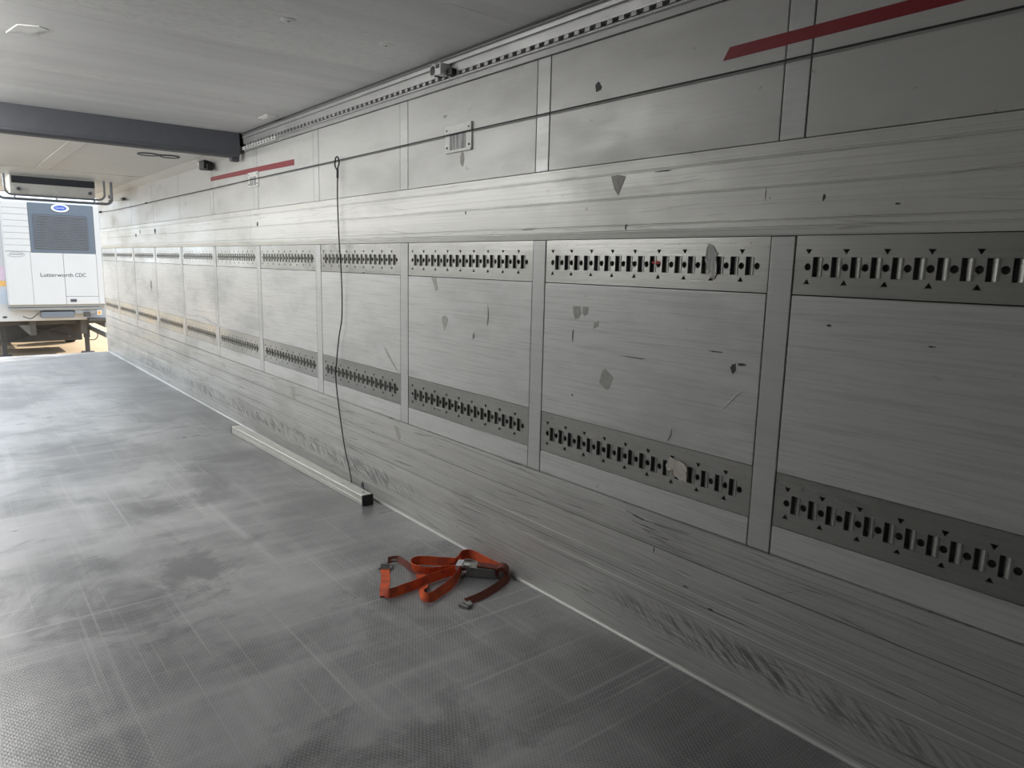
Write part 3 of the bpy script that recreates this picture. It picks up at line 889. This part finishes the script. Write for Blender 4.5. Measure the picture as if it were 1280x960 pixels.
# buckle at the left end
bx_ = rel([(.735, 3.075, .008)])[0]
ux, uy = Vector((.80, -.60, 0)), Vector((.55, .83, 0)).normalized()
def bar(p, q, r_):
    return [tuple(Vector(bx_) + ux * p[0] + uy * p[1]), tuple(Vector(bx_) + ux * q[0] + uy * q[1])]
bm_ = MB()
for p, q in (((-.005, -.025), (.052, -.025)), ((-.005, .025), (.052, .025)), ((-.005, -.025), (-.005, .025)), ((.052, -.025), (.052, .025)), ((-.005, 0), (.052, 0))):
    bm_.tube(bar(p, q, 0), .005, 7)
bm_.build('buckle', M_RATCHET, rs, smooth=True)
MB().tube(rel([(.775, 3.085, .012), (.80, 3.085, .022), (.825, 3.065, .020)]), .009, 7).build('buckle_pin', M_RATCHET, rs, smooth=True)
# ratchet: two side plates, base plate, handle, spool wrapped in webbing
rat_a, rat_b = Vector((1.035, 2.765, 0)), Vector((1.165, 2.625, 0))
dx = (rat_b - rat_a).normalized()
nx_ = Vector((-dx.y, dx.x, 0))
o0 = Vector((.95, 2.75, 0))
def local(s_, n_, z_):
    return tuple(rat_a + dx * s_ + nx_ * n_ + Vector((0, 0, z_)) - o0)
def obox(s0, s1, n0, n1, z0, z1, tilt=0.0):
    vs = [local(s_, n_, z_ + tilt * (s_ - s0)) for s_ in (s0, s1) for n_ in (n0, n1) for z_ in (z0, z1)]
    return MB().add(vs, [(0, 1, 3, 2), (4, 6, 7, 5), (0, 4, 5, 1), (2, 3, 7, 6), (0, 2, 6, 4), (1, 5, 7, 3)])
obox(.02, .21, -.030, -.026, .004, .046).build('side_plate', M_RATCHET, rs)
obox(.02, .21, .026, .030, .004, .046).build('side_plate', M_RATCHET, rs)
obox(.03, .17, -.026, .026, .004, .009).build('base_plate', M_RATCHET, rs)
obox(-.02, .16, -.034, .034, .050, .055, -.03).build('handle', M_RATCHET, rs)
obox(-.035, -.005, -.036, .036, .036, .060).build('handle_grip', M_CHROME, rs)
obox(.005, .035, -.038, -.012, .050, .066).build('pawl', M_CHROME, rs)
obox(.07, .19, -.025, .025, .055, .061, -.06).build('strap_cover', M_DKRED, rs)
MB().tube([local(.195, -.030, .034), local(.195, .030, .034)], .032, 16).build('spool', M_DKRED, rs, smooth=True)
MB().tube([local(.195, -.042, .034), local(.195, .042, .034)], .009, 10).build('spool_axle', M_RATCHET, rs, smooth=True)
# end fitting of the tail
MB().tube(rel([(.838, 2.515, .006), (.826, 2.50, .008), (.838, 2.452, .008), (.866, 2.462, .008), (.874, 2.49, .012)]), .006, 8).build('end_hook', M_RATCHET, rs, smooth=True)
MB().box(.845 - .95, .875 - .95, 2.462 - 2.75, 2.500 - 2.75, .002, .014, .003).build('hook_plate', M_RATCHET, rs)

# ================================================================== OUTSIDE
gr = MB().box(-70, 90, 13.4, 160, -1.35, -1.25).build('ground', M_GROUND)
tag(gr, 'sandy yard ground behind the trailer', kind='structure')
gr2 = MB().box(-70, 90, -60, 13.4, -1.35, -1.25).build('ground_under', M_GROUND)
tag(gr2, 'sandy yard ground below the trailer', kind='structure')

GZ = -1.25
TX = 1.335                          # centre of the parked trailer
FY = 19.3                           # front face of its cooling unit
tr = empty('refrigerated_trailer', (TX, FY, GZ))
tag(tr, 'white refrigerated semi-trailer with cooling unit parked behind the open doorway', 'trailer')
def tb(x0, x1, y0, y1, z0, z1, ch=0):   # world numbers, stored relative to the trailer
    return MB().box(x0 - TX, x1 - TX, y0 - FY, y1 - FY, z0 - GZ, z1 - GZ, ch)
tb(.06, 2.61, 19.75, 33.0, .02, 2.74, .02).build('box_body', M_TRAILER, tr)
un = tb(.36, 2.31, 19.32, 19.75, .41, 2.68, .02).build('cooling_unit', M_UNIT, tr)
# left and right covers: horizontal planks above, plain below
for i in range(8):
    z0 = 1.60 + i * .134
    tb(.372, .842, 19.298, 19.33, z0 + .003, z0 + .131, .004).build('cover_plank', M_UNIT, un)
tb(.372, .822, 19.298, 19.33, .42, 1.595, .006).build('side_cover', M_UNIT, un)
tb(2.112, 2.30, 19.298, 19.33, .42, 2.67, .006).build('side_cover', M_UNIT, un)
tb(.848, 2.108, 19.295, 19.33, 1.585, 2.675, .010).build('grille_panel', M_GRILLE, un)
tb(.93, 1.97, 19.285, 19.30, 1.665, 2.425, .006).build('grille_recess', M_DEEP, un)
lv = MB().box(-.52, .52, -.014, .006, -.011, .011).mesh('louvre', M_LOUVRE)
for i in range(21):
    o = put('louvre', lv, un, (1.45 - TX, 19.282 - FY, 1.69 + i * .0355 - GZ))
    o.rotation_euler = (.5, 0, 0)
tb(.825, 1.445, 19.292, 19.33, .42, 1.575, .008).build('service_door', M_UNIT, un)
tb(1.452, 2.107, 19.292, 19.33, .60, 1.575, .008).build('service_door', M_UNIT, un)
tb(1.452, 2.107, 19.292, 19.33, .42, .593, .008).build('lower_door', M_UNIT, un)
tb(1.53, 1.65, 19.275, 19.295, .475, .535, .004).build('door_handle', M_INK, un)
# oval badge
def disc(cx, cz, a_, b_, y0, y1, mat, name, par):
    return MB().prism([(cx - TX + a_ * math.cos(2 * math.pi * k / 28), cz - GZ + b_ * math.sin(2 * math.pi * k / 28)) for k in range(28)], y0 - FY, y1 - FY).build(name, mat, par)
disc(1.463, 2.582, .175, .088, 19.282, 19.296, M_WHITEP, 'badge_rim', un)
disc(1.463, 2.582, .125, .058, 19.279, 19.283, M_BLUE, 'badge_centre', un)
def text(s_, x, y_, z_, size, mat, name, par, sx=1.0):
    cu = bpy.data.curves.new(name, 'FONT')
    cu.body = s_
    cu.size = size
    cu.extrude = .002
    cu.align_x = 'LEFT'
    ob = bpy.data.objects.new('tmp', cu); C.objects.link(ob)
    dg = bpy.context.evaluated_depsgraph_get()
    me = bpy.data.meshes.new_from_object(ob.evaluated_get(dg))
    bpy.data.objects.remove(ob)
    me.materials.clear(); me.materials.append(mat)
    for q in me.vertices:
        a, b, c_ = q.co
        q.co = (a * sx, -c_, b)
    me.name = name
    return put(name, me, par, (x - TX, y_ - FY, z_ - GZ))
text('Carrier', 1.375, 19.278, 2.566, .058, M_WHITEP, 'badge_lettering', un)
for word, x0, x1 in (('Lutterworth', .975, 1.615), ('CDC', 1.655, 1.875)):
    lt = text(word, x0, 19.290, 1.045, .125, M_INK, 'lettering', un)
    lt.scale = ((x1 - x0) / max(q.co.x for q in lt.data.vertices), 1, 1)
# line logo on the left cover
ovp = [(.555 - TX + .165 * math.cos(2 * math.pi * k / 32), 19.296 - FY, 1.53 - GZ + .050 * math.sin(2 * math.pi * k / 32)) for k in range(-14, 12)]
MB().tube(ovp, .0055, 5).build('logo_line', M_GREYMET, un)
for i in range(6):
    tb(.44 + i * .042, .47 + i * .042, 19.294, 19.299, 1.527, 1.540).build('logo_mark', M_INK, un)
tb(.36, .80, 19.294, 19.30, 1.592, 1.598).build('cover_line', M_GREYMET, un)
# labels on the front wall left of the unit
tb(.10, .355, 19.745, 19.752, .955, 1.256).build('label', M_PINK, tr)
tb(.10, .355, 19.745, 19.752, .821, .936).build('label', M_ORLAB, tr)
for i in range(4):
    tb(.10, .355, 19.745, 19.752, .42 + i * .088, .495 + i * .088).build('label', M_BLLAB, tr)
disc(.285, .12, .045, .025, 19.742, 19.752, M_INK, 'oval_label', tr)
for i, (a, b) in enumerate(((1.90, .05), (1.80, .035), (1.70, .05))):
    tb(.20, .20 + b, 19.745, 19.752, a, a + .05).build('label_mark', M_INK, tr)
# frame below the unit
tb(.36, 2.30, 19.40, 19.74, .355, .41, .006).build('mount_rail', M_GREYMET, tr)
tb(.36, 2.14, 19.45, 19.74, .285, .345, .01).build('mount_rail', M_GREYMET, tr)
MB().tube([(.55 - TX, 19.50 - FY, .31 - GZ), (2.00 - TX, 19.50 - FY, .285 - GZ)], .035, 10).build('pipe', M_GREYMET, tr, smooth=True)
tb(.95, 1.61, 19.44, 19.74, .10, .245, .03).build('tank', M_LOUVRE, tr)
tb(1.62, 2.08, 19.50, 19.74, .18, .28, .01).build('bracket', M_GREYMET, tr)
tb(1.80, 1.93, 19.42, 19.55, .11, .22, .01).build('junction_box', M_CHASSIS, tr)
tb(2.07, 2.16, 19.42, 19.50, .15, .26, .008).build('lamp_base', M_WHITEP, tr)
tb(2.09, 2.14, 19.405, 19.43, .17, .24, .008).build('marker_lamp', M_AMBER, tr)
tb(1.90, 2.55, 19.5, 19.75, .00, .065, .008).build('bumper_strip', M_CHASSIS, tr)
MB().tube(smooth_path([(.60 - TX, 19.45 - FY, .15 - GZ), (.75 - TX, 19.43 - FY, .10 - GZ), (.90 - TX, 19.44 - FY, .22 - GZ)], 6), .012, 6).build('hose', M_CHASSIS, tr, smooth=True)
# chassis and running gear
for cx in (.82, 1.85):
    tb(cx - .06, cx + .06, 20.0, 32.6, -.34, .02).build('chassis_beam', M_CHASSIS, tr)
for yy in (20.4, 21.6, 23.4, 25.0, 27.0, 29.0, 31.0):
    tb(.12, 2.55, yy - .05, yy + .05, -.12, .02).build('cross_member', M_CHASSIS, tr)
tb(.15, 2.40, 24.35, 25.9, -.93, -.30, .03).build('pallet_box', M_CHASSIS, tr)
for s_ in ((.75, 2.20, -.85, -.38), (2.20, .75, -.85, -.38)):
    MB().tube([(s_[0] - TX, 24.2 - FY, s_[2] - GZ), (s_[1] - TX, 24.2 - FY, s_[3] - GZ)], .028, 6).build('leg_brace', M_CHASSIS, tr)
for lx in (.455, 2.425):
    lg = tb(lx - .075, lx + .075, 23.65, 23.80, -.80, .0, .012).build('landing_leg', M_CHASSIS, tr)
    tb(lx - .055, lx + .055, 23.67, 23.78, -1.22, -.78, .008).build('inner_leg', M_CHASSIS, lg)
    tb(lx - .15, lx + .15, 23.58, 23.87, GZ, -1.20, .01).build('foot_plate', M_CHASSIS, lg)
MB().tube(smooth_path([(2.50 - TX, 23.6 - FY, -.42 - GZ), (2.68 - TX, 23.6 - FY, -.70 - GZ), (2.62 - TX, 23.6 - FY, -.85 - GZ), (2.46 - TX, 23.6 - FY, -.86 - GZ)], 6), .014, 6).build('air_hose', M_CHASSIS, tr, smooth=True)
for z0, z1 in ((-.33, -.12), (-.60, -.46)):
    tb(2.53, 2.57, 21.4, 26.2, z0, z1, .004).build('side_guard', M_GREYMET, tr)
def wheel(x, y_):
    e = MB()
    prof = [(.20, -.13), (.34, -.15), (.46, -.15), (.50, -.12), (.50, .12), (.46, .15), (.34, .15), (.20, .13)]
    n_ = 28
    vs = [(b, a * math.cos(2 * math.pi * k / n_), a * math.sin(2 * math.pi * k / n_)) for a, b in prof for k in range(n_)]
    m_ = len(prof)
    fs = [(i * n_ + k, i * n_ + (k + 1) % n_, ((i + 1) % m_) * n_ + (k + 1) % n_, ((i + 1) % m_) * n_ + k) for i in range(m_) for k in range(n_)]
    e.add(vs, fs)
    o = e.build('tyre', M_RUBBER, tr, (x - TX, y_ - FY, .5), True)
    MB().tube([(-.10, 0, 0), (.10, 0, 0)], .21, 20).build('wheel_hub', M_GREYMET, o, smooth=True)
    tread = MB().box(-.12, .12, -.018, .018, .498, .508).mesh('tread_block', M_RUBBER)
    return o
for yy in (27.1, 28.4, 29.7):
    wheel(2.42, yy); wheel(.25, yy)
    tb(.30, 2.37, yy - .07, yy + .07, -.82, -.68, .01).build('axle', M_CHASSIS, tr)
